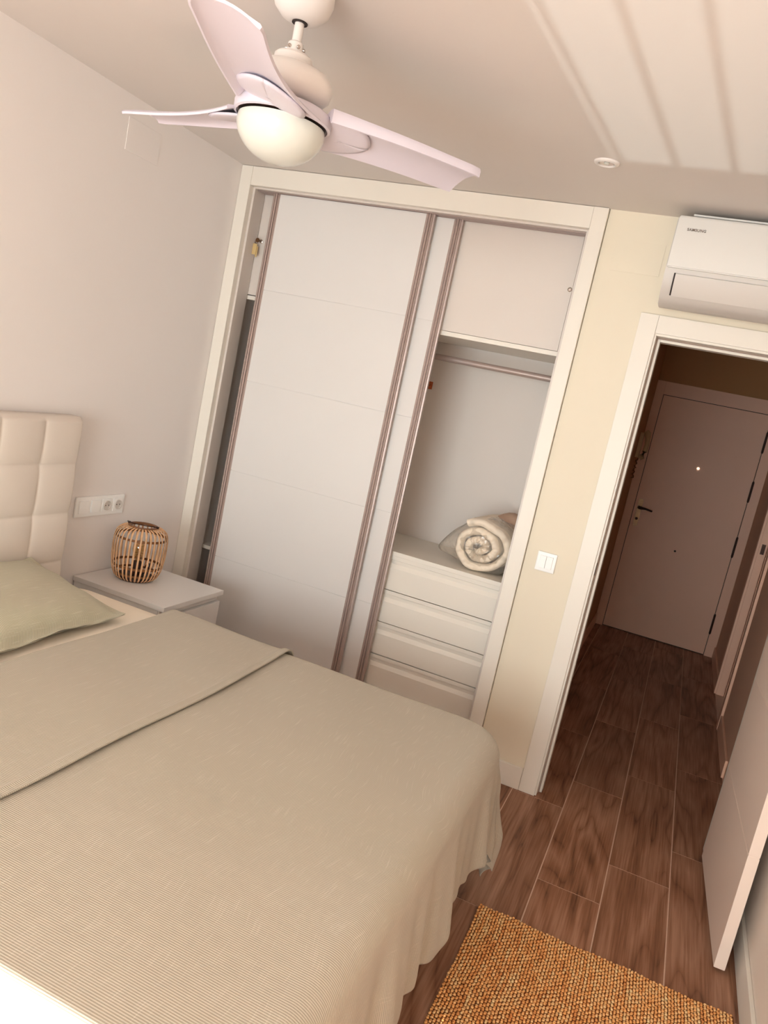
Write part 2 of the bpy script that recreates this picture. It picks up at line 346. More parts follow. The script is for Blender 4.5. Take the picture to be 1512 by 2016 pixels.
bar0 = None
for k in range(9):
    x = 1.389 + .178 * k
    bm = bmesh.new(); bx(bm, -.0115, .0115, -.0115, .0115, -.57, .95)
    if bar0 is None: bar0 = obj('baluster', bm, M['ext'], rail, loc=(x, YW - .27, 0))
    else:
        bm.free(); o = bar0.copy(); COL.objects.link(o); o.parent = rail; o.location = (x, YW - .27, 0)

sh = thing('roller_shutter', 'outside roller shutter half lowered over the right side of the balcony door', 'shutter')  # unseen slats added to keep direct sun off the rug
sl0 = None
for k in range(22):
    z = 1.16 + .05 * k
    if sl0 is None:
        bm = bmesh.new(); bx(bm, 1.70, 2.60, YW - .20, YW - .19, .001, .0495, .003); sl0 = obj('slat', bm, M['ext'], sh, loc=(0, 0, z))
    else:
        o = sl0.copy(); COL.objects.link(o); o.parent = sh; o.location = (0, 0, z)

# ------------------------------------------------------------------ bedroom doorway and its open leaf
ZL = 2.038
d1 = thing('door_1', 'white bedroom door standing open against the right wall', 'door', kind='structure')
part_box('architrave', [(1.968, 2.039, -.012, -.0005, 0.001, 2.11)], M['lacquer_trim'], d1, .002)
part_box('architrave', [(2.778, XR - .001, -.012, -.0005, 0.001, 2.11)], M['lacquer_trim'], d1, .002)
part_box('architrave', [(2.0395, 2.7775, -.0115, -.0005, 2.039, 2.11)], M['lacquer_trim'], d1, .002)
def jambset(parent, x0, x1, zt, y0, y1, m, seal):
    # lining with a rebate step and a rubber seal
    part_box('door_lining', [(x0 - .04, x0 + .008, y0, y0 + .045, 0.001, zt + .04), (x1 - .008, x1 + .04, y0, y0 + .045, 0.001, zt + .04), (x0 + .008, x1 - .008, y0, y0 + .045, zt - .008, zt + .04)], m, parent, .0015)
    part_box('door_stop', [(x0 - .04, x0 + .024, y0 + .049, y1, 0.001, zt + .04), (x1 - .024, x1 + .04, y0 + .049, y1, 0.001, zt + .04), (x0 + .024, x1 - .024, y0 + .049, y1, zt - .024, zt + .04)], m, parent, .0015)
    part_box('seal', [(x0 + .004, x0 + .014, y0 + .0445, y0 + .0495, 0.001, zt - .004), (x1 - .014, x1 - .004, y0 + .0445, y0 + .0495, 0.001, zt - .004), (x0 + .014, x1 - .014, y0 + .0445, y0 + .0495, zt - .014, zt - .004)], seal, parent)
jambset(d1, 2.039, 2.778, ZL, -.001, .101, M['lacquer_trim'], M['rubber'])
part_box('strike_plate', (2.0462, 2.0478, .004, .030, 1.02, 1.075), M['dark_metal'], d1)
part_box('architrave', [(1.968, 2.040, .1005, .112, 0.001, 2.11), (2.04, 2.778, .1005, .112, 2.039, 2.11), (2.778, XR - .001, .1005, .112, 0.001, 2.11)], M['hall_lacquer'], d1, .002)
leaf = bpy.data.objects.new('door_leaf', None); COL.objects.link(leaf); leaf.parent = d1
leaf.location = (2.744, -.004, 0); leaf.rotation_euler = (0, 0, math.atan2(.031, .725))
# leaf local: -y runs to the free edge, faces at x=0 (room side) and x=.035
gz = [.016, .42, .80, 1.18, 1.56, 2.025]
for a, b in zip(gz, gz[1:]):
    part_box('door_panel', (0, .035, -.725, 0, a + .002, b - .002), M['door_lacquer'], leaf, .0006)
bm = bmesh.new(); bx(bm, .0015, .0335, -.7245, -.0005, .017, 2.024); obj('door_core', bm, M['door_lacquer'], leaf)
bm = bmesh.new()
for s in (-1, 1):
    xs = 0.0 if s < 0 else .035
    bx(bm, min(xs, xs + s * .006), max(xs, xs + s * .006), -.69, -.645, .93, 1.15, .002)
    tube(bm, [(xs + s * .004, -.668, 1.08), (xs + s * .04, -.668, 1.08), (xs + s * .047, -.655, 1.08), (xs + s * .047, -.55, 1.078)], .009)
obj('door_handle', bm, M['chrome'], leaf, 'auto')

# ------------------------------------------------------------------ entry door at the end of the hall
d2 = thing('door_2', 'pale entry door closed at the end of the dark hall', 'door', kind='structure')
bm = bmesh.new(); bx(bm, 1.9535, 2.7815, YE - .012, YE + .035, .008, 2.006, .002); obj('door_leaf', bm, M['hall_lacquer'], d2)
part_box('door_gap', (1.946, 2.789, YE + .002, YE + .05, 0.001, 2.0145), M['black_gap'], d2)
part_box('architrave', (1.8815, 1.949, YE - .022, YE - .0005, .001, 2.117), M['hall_lacquer'], d2, .002)
part_box('architrave', (2.786, XR - .001, YE - .022, YE - .0005, .001, 2.117), M['hall_lacquer'], d2, .002)
part_box('architrave', (1.9495, 2.7855, YE - .0215, YE - .0005, 2.0105, 2.117), M['hall_lacquer'], d2, .002)
for z in (1.79, 1.39, .93, .275):
    bm = bmesh.new(); lathe(bm, [(.0085, -.08), (.0085, .08)], 12, (2.7845, YE - .027, z)); lathe(bm, [(.006, -.087), (.006, .087)], 10, (2.7845, YE - .027, z))
    obj('hinge', bm, M['dark_metal'], d2, 'auto')
bm = bmesh.new()
pl = [(math.cos(a) * .019 + 1.996, math.sin(a) * .019 + (1.117 if math.sin(a) >= 0 else .921)) for a in [2 * math.pi * i / 24 + .001 for i in range(24)]]
prism(bm, pl, 'y', YE - .019, YE - .0125)
esc = obj('lock_plate', bm, M['brass'], d2)
bm = bmesh.new(); tube(bm, [(1.996, YE - .015, 1.062), (1.996, YE - .058, 1.062), (2.004, YE - .066, 1.062), (2.05, YE - .066, 1.064), (2.105, YE - .064, 1.056)], [.013, .013, .013, .0085, .008], 10)
obj('lever_handle', bm, M['dark_metal'], d2, 'auto')
bm = bmesh.new(); lathe(bm, [(.012, 0), (.011, .006), (.006, .008)], 14, (1.996, YE - .02, .965), Matrix.Rotation(R(90), 4, 'X')); obj('keyhole', bm, M['dark_metal'], d2, 'auto')
bm = bmesh.new(); lathe(bm, [(.011, 0), (.010, .006), (.006, .009)], 16, (2.36, YE - .013, 1.481), Matrix.Rotation(R(90), 4, 'X')); obj('peephole', bm, M['lit_lens'], d2, 'auto')
bm = bmesh.new(); lathe(bm, [(.009, 0), (.008, .004), (.004, .005)], 16, (2.358, YE - .013, .778), Matrix.Rotation(R(90), 4, 'X')); obj('lower_bolt', bm, M['dark_metal'], d2, 'auto')

# bathroom doorway in the right hall wall
d3 = thing('door_3', 'closed side door set in the right wall of the hall', 'door', kind='structure')
part_box('door_lining', [(XR - .001, XR + .101, 1.79, 1.815, .001, 2.06), (XR - .001, XR + .048, 2.49, 2.515, .001, 2.06), (XR + .052, XR + .101, 2.475, 2.515, .001, 2.06), (XR - .001, XR + .101, 1.815, 2.49, 2.035, 2.06)], M['hall_lacquer'], d3, .002)
part_box('architrave', [(XR - .016, XR - .0005, 1.718, 1.80, .001, 2.12)], M['hall_lacquer'], d3, .002)
part_box('architrave', [(XR - .016, XR - .0005, 2.50, 2.58, .001, 2.12), (XR - .016, XR - .0005, 1.80, 2.50, 2.045, 2.12)], M['hall_lacquer'], d3, .002)
part_box('door_leaf', (XR + .06, XR + .098, 1.816, 2.4745, .008, 2.034), M['hall_lacquer'], d3, .002)
part_box('latch_plate', (XR + .012, XR + .036, 2.4885, 2.4905, 1.03, 1.10), M['dark_metal'], d3)

# intercom handset on the hall wall
ic = thing('intercom_handset', 'ivory intercom handset with its cord hanging on the hall wall', 'intercom', (1.881, 3.14, 1.3))
part_box('wall_base', (0.0, .028, -.045, .045, .17, .37), M['intercom'], ic, .006)
bm = bmesh.new(); tube(bm, [(.034, 0, .385), (.05, 0, .37), (.062, 0, .33), (.066, 0, .28), (.062, 0, .23), (.05, 0, .185), (.034, 0, .17)], [.02, .026, .02, .017, .02, .026, .02], 12)
obj('handset', bm, M['intercom'], ic, 'auto')
pts = []
for i in range(60):
    t = i / 59; a = t * math.pi * 2 * 1.5
    pts.append((.02 + .008 * math.sin(a * 4), .018 * math.sin(a) * (0.4 + t), .17 - .17 * (t * 1.25 if t < .8 else 1 - (t - .8) * 1.2) + .004 * math.cos(a * 5)))
bm = bmesh.new(); tube(bm, pts, .0042, 6); obj('coiled_cord', bm, M['bamboo_dark'], ic, 'auto')

# ------------------------------------------------------------------ built-in wardrobe
wd = thing('wardrobe', 'white built-in wardrobe with two sliding doors pushed left of centre', 'wardrobe', (0, 0, 0))
XW = 1.746
part_box('outer_frame', (.001, .0615, -.022, .012, .001, H - .002), M['lacquer_trim'], wd, .002)
part_box('outer_frame', (1.686, XW, -.022, .012, .001, H - .002), M['lacquer_trim'], wd, .002)
part_box('outer_frame', (.062, 1.6855, -.0205, .012, 2.402, H - .002), M['lacquer_trim'], wd, .002)
part_box('jamb', (.047, .072, .0125, .105, .001, 2.44), M['cabinet'], wd, .0015)
part_box('jamb', (1.672, 1.70, .0125, .105, .001, 2.44), M['cabinet'], wd, .0015)
part_box('jamb', (.072, 1.672, .0125, .03, 2.395, 2.44), M['cabinet'], wd, .0015)
part_box('side_panel', (.020, .0405, .108, .61, .001, 2.46), M['cabinet'], wd, .001)
part_box('side_panel', (1.655, 1.675, .108, .61, .001, 2.46), M['cabinet'], wd, .001)
part_box('divider', (.86, .88, .112, .598, .075, 2.44), M['cabinet'], wd, .001)
part_box('back_panel', (.0405, 1.655, .60, .612, .001, 2.46), M['cabinet'], wd)
part_box('top_panel', (.0405, 1.655, .108, .60, 2.44, 2.46), M['cabinet'], wd)
part_box('plinth', (.0405, 1.655, .10, .118, .001, .165), M['cabinet'], wd, .001)
part_box('bottom_panel', (.0405, 1.655, .118, .60, .14, .16), M['cabinet'], wd)
part_box('shelf', (.0405, .86, .112, .598, 1.886, 1.906), M['lacquer_trim'], wd, .001)
part_box('shelf', (.88, 1.655, .112, .598, 1.888, 1.908), M['lacquer_trim'], wd, .001)
part_box('shelf', (.0405, .86, .135, .598, .575, .595), M['lacquer_trim'], wd, .001)
bm = bmesh.new(); bx(bm, .052, 1.667, .032, .1, 2.408, 2.43)
for y in (.036, .058, .078, .098): bx(bm, .052, 1.667, y - .0015, y + .0015, 2.392, 2.408)
obj('door_track', bm, M['alu'], wd)
part_box('door_track', (.072, 1.672, .03, .1, .001, .012), M['alu'], wd)
# hanging rail
bm = bmesh.new(); lathe(bm, [(.015, 0), (.015, .775)], 18, (.88, .36, 1.80), Matrix.Rotation(R(90), 4, 'Y')); rail_ = obj('hanging_rail', bm, M['alu'], wd, 'auto')
# upper locker doors with locks
def locker(x0, x1, xl):
    d = part_box('locker_door', (x0, x1, .110, .128, 1.9095, 2.436), M['cabinet'], wd, .001)
    bm = bmesh.new(); lathe(bm, [(.0095, 0), (.0095, .003), (.0065, .0045), (.0058, .002)], 18, (xl, .110, 2.172), Matrix.Rotation(R(90), 4, 'X')); obj('lock', bm, M['chrome'], d, 'auto')
    return d
locker(.043, .858, .094); locker(.882, 1.653, 1.643)
# drawer unit
part_box('drawer_top', (.8805, 1.6545, .112, .598, .834, .854), M['lacquer_trim'], wd, .001)
bm = bmesh.new(); bx(bm, .881, 1.654, .14, .145, .165, .834); obj('drawer_case', bm, M['black_gap'], wd)  # dark sheet that paints shade into the gaps between drawer fronts
for z1 in (.831, .661, .498, .334):
    z0 = z1 - (.166 if z1 > .8 else .159)
    # front with a finger recess: lip, step, slanted scoop, flat face
    prof = [(.139, z1), (.118, z1), (.118, z1 - .018), (.1265, z1 - .021), (.1265, z1 - .038), (.118, z1 - .058), (.118, z0), (.139, z0)]
    if z1 > .8: prof = [(p[0], p[1]) for p in prof]
    bm = bmesh.new(); prism(bm, prof, 'x', .883, 1.652); obj('drawer', bm, M['lacquer_trim'], wd)
part_box('cover_strip', (.8805, 1.6545, .114, .125, .8235, .8335), M['lacquer_trim'], wd, .001)
# sliding doors
def sliding(x0, x1, yf, label):
    d = bpy.data.objects.new('sliding_door', None); COL.objects.link(d); d.parent = wd; d['label'] = label
    zs = [.014, .583, 1.037, 1.492, 1.938, 2.391]
    for a, b in zip(zs, zs[1:]):
        part_box('door_panel', (x0 + .038, x1 - .038, yf, yf + .012, a + .0012 * (a > .1), b - .0012 * (b < 2.3)), M['lacquer'], d, .0009)
    part_box('door_core', (x0 + .03, x1 - .03, yf + .003, yf + .013, .016, 2.389), M['lacquer'], d)
    for xa in (x0, x1 - .041):
        bm = bmesh.new(); n = 20; w = .041
        # fluted aluminium profile
        pr = [(0, .016), (0, .0), (.010, -.0025), (.0115, .002), (.0145, .002), (.016, -.006), (.0195, -.0085), (.023, -.006), (.0245, .002), (.0275, .002), (.0285, -.004), (.031, -.005), (.033, -.002), (.034, .0), (w, .001), (w, .016)]
        prism(bm, [(xa + p[0], yf + p[1]) for p in pr], 'z', .013, 2.392); obj('edge_profile', bm, M['alu'], d)
    return d
sliding(.158, .993, .045, 'front sliding door, in front of the other')
sliding(.312, 1.116, .078, 'rear sliding door, mostly hidden behind the front one')

# key with its tag in the left locker lock
kx, ky, kz = .086, .104, 2.172
kt = thing('cupboard_key', 'small key with an ivory tag hanging in the upper left wardrobe lock', 'key', (kx, ky, kz))
bm = bmesh.new(); bx(bm, .002, .014, -.024, .002, -.0015, .0015); prism(bm, [(.008 + .011 * math.cos(a), -.002 + .011 * math.sin(a)) for a in [i * math.pi / 8 for i in range(16)]], 'y', -.030, -.027)
obj('key_bow', bm, M['brass'], kt)
bm = bmesh.new(); tube(bm, [(.004 + .008 * math.sin(a), -.029, -.012 + .009 * math.cos(a)) for a in [i * math.pi / 8 for i in range(16)]], .0014, 6, True); obj('key_ring', bm, M['brass'], kt)
bm = bmesh.new(); bx(bm, -.012, .010, -.031, -.026, -.072, -.020, .002); o = obj('key_tag', bm, M['tag'], kt, 'auto')
bm = bmesh.new(); bx(bm, .006, .015, -.026, -.023, -.082, -.032, .001); obj('key_tag', bm, M['tag'], kt, 'auto')
# little copper hook inside, left of the right compartment
hk = thing('coat_hook', 'tiny copper hook on the back panel beside the sliding door', 'hook', (.953, .599, 1.66))
bm = bmesh.new(); bx(bm, -.012, .012, -.005, 0, -.02, .02, .002); obj('hook_plate', bm, M['copper'], hk, 'auto')
bm = bmesh.new(); tube(bm, [(0, -.004, .004), (0, -.022, .0), (.004, -.03, -.012), (.010, -.034, -.004), (.013, -.036, .008)], .004, 8); obj('hook_arm', bm, M['copper'], hk, 'auto')

# rolled duvet in its clear bag on the drawer unit
rd = thing('rolled_duvet', 'rolled cream duvet packed in a clear plastic bag on the wardrobe drawers', 'duvet', (1.512, .30, .8545), R(-3))
random.seed(4)
def blob(t, ph=0): return 1 + .035 * math.sin(3 * t + ph) + .02 * math.sin(7 * t + 1.3 + ph)
bm = bmesh.new(); RX, RZ = .142, .118; n = 56
def spiral_pt(k, N, y, turns=2.7, rmin=.05):
    t = k / N; a = -math.pi / 2 - .6 + turns * 2 * math.pi * t; rr = (rmin + (1 - rmin) * t)
    return Vector((RX * rr * math.cos(a) * blob(a), y + .012 * math.sin(a * 1.7) - .03 * (1 - rr), RZ + RZ * rr * math.sin(a) * blob(a, 1)))
N = 300; th = .0178
A, B, C_, D_ = [], [], [], []
for k in range(N + 1):
    p = spiral_pt(k, N, -.115); q = spiral_pt(min(k + 1, N), N, -.115); o_ = spiral_pt(max(k - 1, 0), N, -.115)
    d = (q - o_); nrm = Vector((d.z, 0, -d.x)).normalized(); pf = .006 * math.sin(k * .38) + .004 * math.sin(k * .91 + 1)
    A.append(bm.verts.new(p + nrm * th)); B.append(bm.verts.new(p + Vector((0, -.016 + pf, 0)) + nrm * th * .4)); C_.append(bm.verts.new(p + Vector((0, -.012 + pf, 0)) - nrm * th * .5)); D_.append(bm.verts.new(p + Vector((0, .01, 0)) - nrm * th))
E1 = []
for k in range(N + 1):
    p = spiral_pt(k, N, .19); q = spiral_pt(min(k + 1, N), N, .19); o_ = spiral_pt(max(k - 1, 0), N, .19); d = q - o_
    E1.append(bm.verts.new(p + Vector((d.z, 0, -d.x)).normalized() * th))
for k in range(N):
    bm.faces.new((A[k], A[k + 1], B[k + 1], B[k])); bm.faces.new((B[k], B[k + 1], C_[k + 1], C_[k])); bm.faces.new((C_[k], C_[k + 1], D_[k + 1], D_[k]))
    bm.faces.new((A[k], E1[k], E1[k + 1], A[k + 1]))
for v in bm.verts:
    if v.co.z < .0: v.co.z = .001
obj('duvet', bm, M['duvet'], rd, 'all')
bm = bmesh.new()   # taupe comforter folded behind it
def bk(u, v):
    a = u * 2 * math.pi; r = 1 + .03 * math.sin(5 * a); e = math.sin(math.pi * v) ** .35
    return Vector((.055 + .135 * r * math.cos(a) * e, .03 + .22 * v, max(.001, .140 + .139 * r * math.sin(a) * e)))
grid(bm, 33, 12, bk); obj('folded_cover', bm, M['duvet_dark'], rd, 'all')
bm = bmesh.new()   # plastic bag: a loose wrinkled skin with a tail on the left
rw = random.Random(9); ph = [rw.uniform(0, 6.28) for _ in range(8)]
def bag(u, v):
    a = u * 2 * math.pi; w = sum(math.sin(a * (3 + 2 * i) + v * (5 + 3 * i) + ph[i]) / (1.2 + .6 * i) for i in range(6)) * .022
    e = min(1, (v * 5) ** .5) if v < .2 else min(1, ((1 - v) * 4) ** .5)
    x = (RX + .012 + w * .4) * math.cos(a) * e; z = RZ + (RZ + .014 + w * .4) * math.sin(a) * e; y = -.155 + .38 * v + w * .3
    tl = max(0, -math.cos(a)) ** 6 * max(0, 1 - abs(v - .22) * 3.5)
    x -= tl * .055; z -= tl * .045
    return Vector((x, y, max(.0008, z)))
grid(bm, 65, 24, bag); obj('plastic_bag', bm, M['film'], rd, 'all')

# ------------------------------------------------------------------ flush cover plates, switches and sockets
t = tag(part_box('cover_plate', (-.098, .098, -.0012, .0012, -.061, .061), M['paint_cream'], None, .0008), 'cream blanking plate on the wall strip left of the air conditioner', 'cover plate', 'flush blanking plates near the ceiling')
t.location = (1.899, -.0016, 2.3165)
t = tag(part_box('cover_plate', (-.0012, .0012, -.098, .098, -.061, .061), M['paint'], None, .0008), 'blanking plate high on the left wall behind the fan blade tip', 'cover plate', 'flush blanking plates near the ceiling')
t.location = (.0016, -.714, 2.350)
sw = thing('light_switch', 'white double rocker switch beside the wardrobe frame', 'switch', (1.842, -.0005, 1.0225))
part_box('switch_frame', (-.042, .042, -.009, 0, -.042, .042), M['switch_plastic'], sw, .004)
part_box('rocker', (-.028, -.0008, -.0155, -.007, -.027, .027), M['switch_plastic'], sw, .0015)
part_box('rocker', (.0008, .028, -.0155, -.007, -.027, .027), M['switch_plastic'], sw, .0015)
so = thing('socket_strip', 'white strip of two switches and two sockets on the wall above the nightstand', 'socket', (.0005, -.6445, .847))
part_box('socket_frame', (0, .009, -.15, .15, -.044, .044), M['switch_plastic'], so, .004)
for k, yc in enumerate((-.106, -.035)):
    part_box('rocker', (.007, .0155, yc - .027, yc + .027, -.027, .027), M['switch_plastic'], so, .002)
for yc in (.035, .106):
    bm = bmesh.new(); my = Matrix.Rotation(R(90), 4, 'Y')
    bx(bm, .006, .0125, yc - .029, yc + .029, -.029, .029, .002)
    s_ = obj('socket_insert', bm, M['switch_plastic'], so, 'auto')
    bm = bmesh.new(); lathe(bm, [(.0215, .0), (.0215, .005), (.0185, .005), (.0175, .0015), (.0, .0014)], 28, (.0122, yc, 0), my, False); obj('socket_well', bm, M['plastic_grey'], s_, 'auto')
    bm = bmesh.new()
    for dy in (-.0095, .0095): lathe(bm, [(.0026, 0), (.0026, .0008)], 10, (.0138, yc + dy, 0), my)
    obj('pin_holes', bm, M['black_gap'], s_)

# recessed spotlight
sp = thing('ceiling_spotlight', 'small chrome recessed spotlight in the ceiling near the doorway', 'spotlight', (1.793, -.573, H))
bm = bmesh.new(); lathe(bm, [(.0275, -.001), (.0275, -.006), (.030, -.0085), (.038, -.0075), (.042, -.004), (.043, -.0003), (.0275, -.0003)], 36, cap=False); obj('spotlight_ring', bm, M['fan_body'], sp, 'auto')
bm = bmesh.new(); lathe(bm, [(.0272, -.0012), (.024, -.004), (.018, -.0025), (.001, -.0015)], 32, cap=False); obj('reflector', bm, M['chrome'], sp, 'auto')
bm = bmesh.new(); lathe(bm, [(.009, -.0025), (.009, -.0065), (.005, -.008)], 20); obj('lamp_capsule', bm, M['opal'], sp, 'auto')

# ------------------------------------------------------------------ air conditioner
ac = thing('air_conditioner', 'white wall-mounted air conditioner above the bedroom doorway', 'air conditioner', (2.030, -.0008, 0))
AW = .815
def acp(pts, x0, x1, name, m, parent=ac, bev=.004):
    bm = bmesh.new(); prism(bm, pts, 'x', x0, x1)
    if bev: bmesh.ops.recalc_face_normals(bm, faces=bm.faces[:]); bmesh.ops.bevel(bm, geom=bm.edges[:], offset=bev, segments=2, affect='EDGES')
    return obj(name, bm, m, parent, 'auto')
acp([(0, 2.452), (-.165, 2.452), (-.182, 2.446), (-.186, 2.43), (-.188, 2.262), (-.176, 2.215), (-.155, 2.165), (-.118, 2.134), (-.06, 2.130), (0, 2.150)], 0, AW, 'housing', M['plastic_grey'])
acp([(-.170, 2.4545), (-.1885, 2.449), (-.196, 2.436), (-.198, 2.262), (-.1885, 2.259), (-.178, 2.27), (-.178, 2.44)], .004, AW - .004, 'front_panel', M['plastic'], bev=.003)
acp([(-.0, 2.4525), (-.155, 2.4555), (-.164, 2.4595), (-.164, 2.465), (-.15, 2.466), (0, 2.464)], .05, AW - .05, 'top_grille', M['plastic'], bev=0)
acp([(-.1885, 2.242), (-.1925, 2.240), (-.181, 2.200), (-.162, 2.163), (-.158, 2.166), (-.176, 2.202)], .042, AW - .042, 'air_flap', M['plastic_grey'], bev=0)
for xx in (.036, AW - .042): bm = bmesh.new(); prism(bm, [(-.1889, 2.243), (-.1907, 2.243), (-.1795, 2.203), (-.161, 2.165), (-.157, 2.166)], 'x', xx, xx + .006); obj('flap_gap', bm, M['black_gap'], ac)
fc = bpy.data.curves.new('lettering', 'FONT'); fc.body = 'SAMSUNG'; fc.size = .0135; fc.extrude = .0004; fc.offset = .0003; fc.space_character = 1.12
ft = bpy.data.objects.new('lettering_curve', fc); COL.objects.link(ft); bpy.context.view_layer.update()
lm = bpy.data.meshes.new_from_object(ft.evaluated_get(bpy.context.evaluated_depsgraph_get())); bpy.data.objects.remove(ft)
lm.materials.clear(); lm.materials.append(M['letter'])
fo = bpy.data.objects.new('lettering', lm); COL.objects.link(fo); fo.parent = ac
fo.location = (.042, -.1975, 2.396); fo.rotation_euler = (R(90), 0, 0)

# ------------------------------------------------------------------ ceiling fan
FX, FY = 1.19, -1.62
fan = thing('ceiling_fan', 'white three-bladed ceiling fan with an opal glass light', 'ceiling fan', (FX, FY, 0))
bm = bmesh.new(); lathe(bm, [(.06, H - .0005), (.072, H - .012), (.073, H - .03), (.066, H - .052), (.048, H - .070), (.026, H - .080), (.020, H - .080)], 48); obj('canopy', bm, M['fan_body'], fan, 'auto')
bm = bmesh.new(); lathe(bm, [(.019, H - .078), (.019, H - .0825)], 24); obj('canopy_collar', bm, M['black_gap'], fan, 'auto')
bm = bmesh.new(); lathe(bm, [(.0115, H - .06), (.0115, 2.33)], 20); obj('downrod', bm, M['fan_body'], fan, 'auto')
bm = bmesh.new(); lathe(bm, [(.013, 2.366), (.0185, 2.362), (.0195, 2.34), (.0185, 2.33)], 24); cl = obj('rod_collar', bm, M['fan_body'], fan, 'auto')
for a in (-100, -40, 20, 80, 140, 200):
    bm = bmesh.new(); lathe(bm, [(.0045, 0), (.0045, .004), (.003, .0055)], 10, (0, 0, 0), Matrix.Rotation(R(a), 4, 'Z') @ Matrix.Translation((.019, 0, 2.350)) @ Matrix.Rotation(R(90), 4, 'Y'))
    obj('screw', bm, M['chrome'], cl, 'auto')
bm = bmesh.new(); lathe(bm, [(.015, 2.338), (.040, 2.336), (.046, 2.330), (.047, 2.318), (.052, 2.312), (.052, 2.309), (.070, 2.306), (.092, 2.297), (.104, 2.283), (.107, 2.268), (.103, 2.252), (.092, 2.240), (.070, 2.232), (.02, 2.230)], 56); obj('motor_housing', bm, M['fan_body'], fan, 'auto')
bm = bmesh.new(); lathe(bm, [(.045, 2.231), (.060, 2.228), (.108, 2.216), (.1165, 2.210), (.1195, 2.204), (.1185, 2.184), (.112, 2.182), (.112, 2.188), (.05, 2.190)], 56); obj('blade_hub', bm, M['fan_blade'], fan, 'auto')
bm = bmesh.new(); lathe(bm, [(.108, 2.192), (.108, 2.181)], 48); obj('light_collar', bm, M['dark_metal'], fan, 'auto')
bm = bmesh.new(); lathe(bm, [(.106, 2.178)] + [(.109 * math.cos(a) ** .98 if a < 1.55 else .001, 2.174 - .090 * math.sin(a)) for a in [i * math.pi / 2 / 14 for i in range(15)]][1:], 56, cap=True)
obj('glass_dome', bm, M['opal'], fan, 'auto')
# one blade, repeated twice
def blade_xy(u):
    # u 0..1 from hub to tip: lateral positions of the two edges
    x = .085 + u * .432
    le = -.098 - .020 * math.sin(min(1, u * 1.5) * math.pi / 2) + .012 * u
    te = .092 * (1 - u) ** 2.4 + .012 + .024 * u
    return x, le, te
nu = 34; bm = bmesh.new(); sec = []
for i in range(nu):
    u = i / (nu - 1); x, le, te = blade_xy(u)
    tipc = max(0, (u - .93) / .07) ** 2
    le += .006 * tipc; te -= .004 * tipc
    zl, zt = 2.222, 2.178 + .006 * u
    fl = .018 + .010 * (1 - u) ** 2; ring = []
    # flange on the leading edge, dished underside, small lip on the trailing edge (closed cross-section)
    pts = [(le, zl + .004), (le - .004, zl - .004), (le - .003, zl - fl), (le + .002, zl - fl - .001), (le + .007, zl - fl + .004), (le + .016, zl - .012)]
    for k in range(1, 7):
        s = k / 7; pts.append((le + .016 + (te - .010 - le - .016) * s, zl - .012 + (zt + .001 - zl + .012) * s + .009 * math.sin(math.pi * s)))
    pts += [(te - .008, zt - .002), (te - .002, zt - .005), (te + .001, zt), (te - .003, zt + .005)]
    for k in range(6, 0, -1):
        s = k / 7; pts.append((le + .016 + (te - .010 - le - .016) * s, zl - .006 + (zt + .006 - zl + .006) * s + .009 * math.sin(math.pi * s)))
    pts.append((le + .012, zl + .003))
    xo = x + (.012 * (u ** 3))
    sec.append([bm.verts.new((xo, p[0], p[1])) for p in pts])
for a, b in zip(sec, sec[1:]):
    m_ = len(a)
    for k in range(m_): bm.faces.new((a[k], a[(k + 1) % m_], b[(k + 1) % m_], b[k]))
bm.faces.new(sec[0]); bm.faces.new(sec[-1][::-1])
bl = obj('fan_blade', bm, M['fan_blade'], fan, 'auto'); bl.rotation_euler = (0, 0, R(52))
bm = bmesh.new()
def brk(u, v):   # rounded root plate under the blade
    a = u * 2 * math.pi; r = v
    yy = -.012 + (.082 - .022 * math.cos(a)) * r * math.sin(a)
    return Vector((.150 + .085 * r * math.cos(a), yy, 2.1865 + .007 * r ** 4 - .24 * (yy + .02)))
grid(bm, 33, 8, brk)
br = obj('blade_bracket', bm, M['fan_blade'], bl, 'auto')
sm = br.modifiers.new('s', 'SOLIDIFY'); sm.thickness = .004; sm.offset = 1
for a in (172, 292):
    o = bl.copy(); COL.objects.link(o); o.parent = fan; o.rotation_euler = (0, 0, R(a))
    b2 = br.copy(); COL.objects.link(b2); b2.parent = o

# ------------------------------------------------------------------ bed
BY0, BY1, BX1, BT = -2.66, -.845, 1.935, .568
bed = thing('bed', 'dark grey divan bed base hidden under the mattress and blanket', 'bed', (0, 0, 0))
part_box('bed_base', (.10, 1.90, BY0 + .03, BY1 - .03, .12, .305), M['divan'], bed, .01)
for x, y in ((.2, BY0 + .15), (.2, BY1 - .15), (1.8, BY0 + .15), (1.8, BY1 - .15)):
    bm = bmesh.new(); lathe(bm, [(.022, .002), (.03, .12)], 16, (x, y, 0)); obj('leg', bm, M['dark_metal'], bed, 'auto')
# tufted headboard
HY1 = -.893; HY0 = BY0 - .03; HZ = 1.24; cell = .2005
def hb(u, v):
    y = HY1 + (HY0 - HY1) * u; z = .05 + (HZ - .05) * v
    dy = (HY1 - y) / cell; dz = (HZ + .015 - z) / cell
    fy = abs(math.sin(math.pi * dy)) if dy > .02 else 0; fz = abs(math.sin(math.pi * dz)) if dz < 5.98 else 1
    puff = (fy ** .34) * (fz ** .34) * .015
    # pinch at seam crossings
    cy = abs(dy - round(dy)); cz = abs(dz - round(dz)); pin = math.exp(-(cy * cy + cz * cz) / .02) * .003
    e = min(1, (HY1 - y) / .02, (y - HY0) / .02, (HZ - z) / .02); e = math.sin(max(0, e) * math.pi / 2)
    return Vector((.058 + (.014 + puff) * e + .006 * e - pin * e, y, z))
bm = bmesh.new(); nu_, nv_ = 361, 240
V = grid(bm, nu_, nv_, hb)
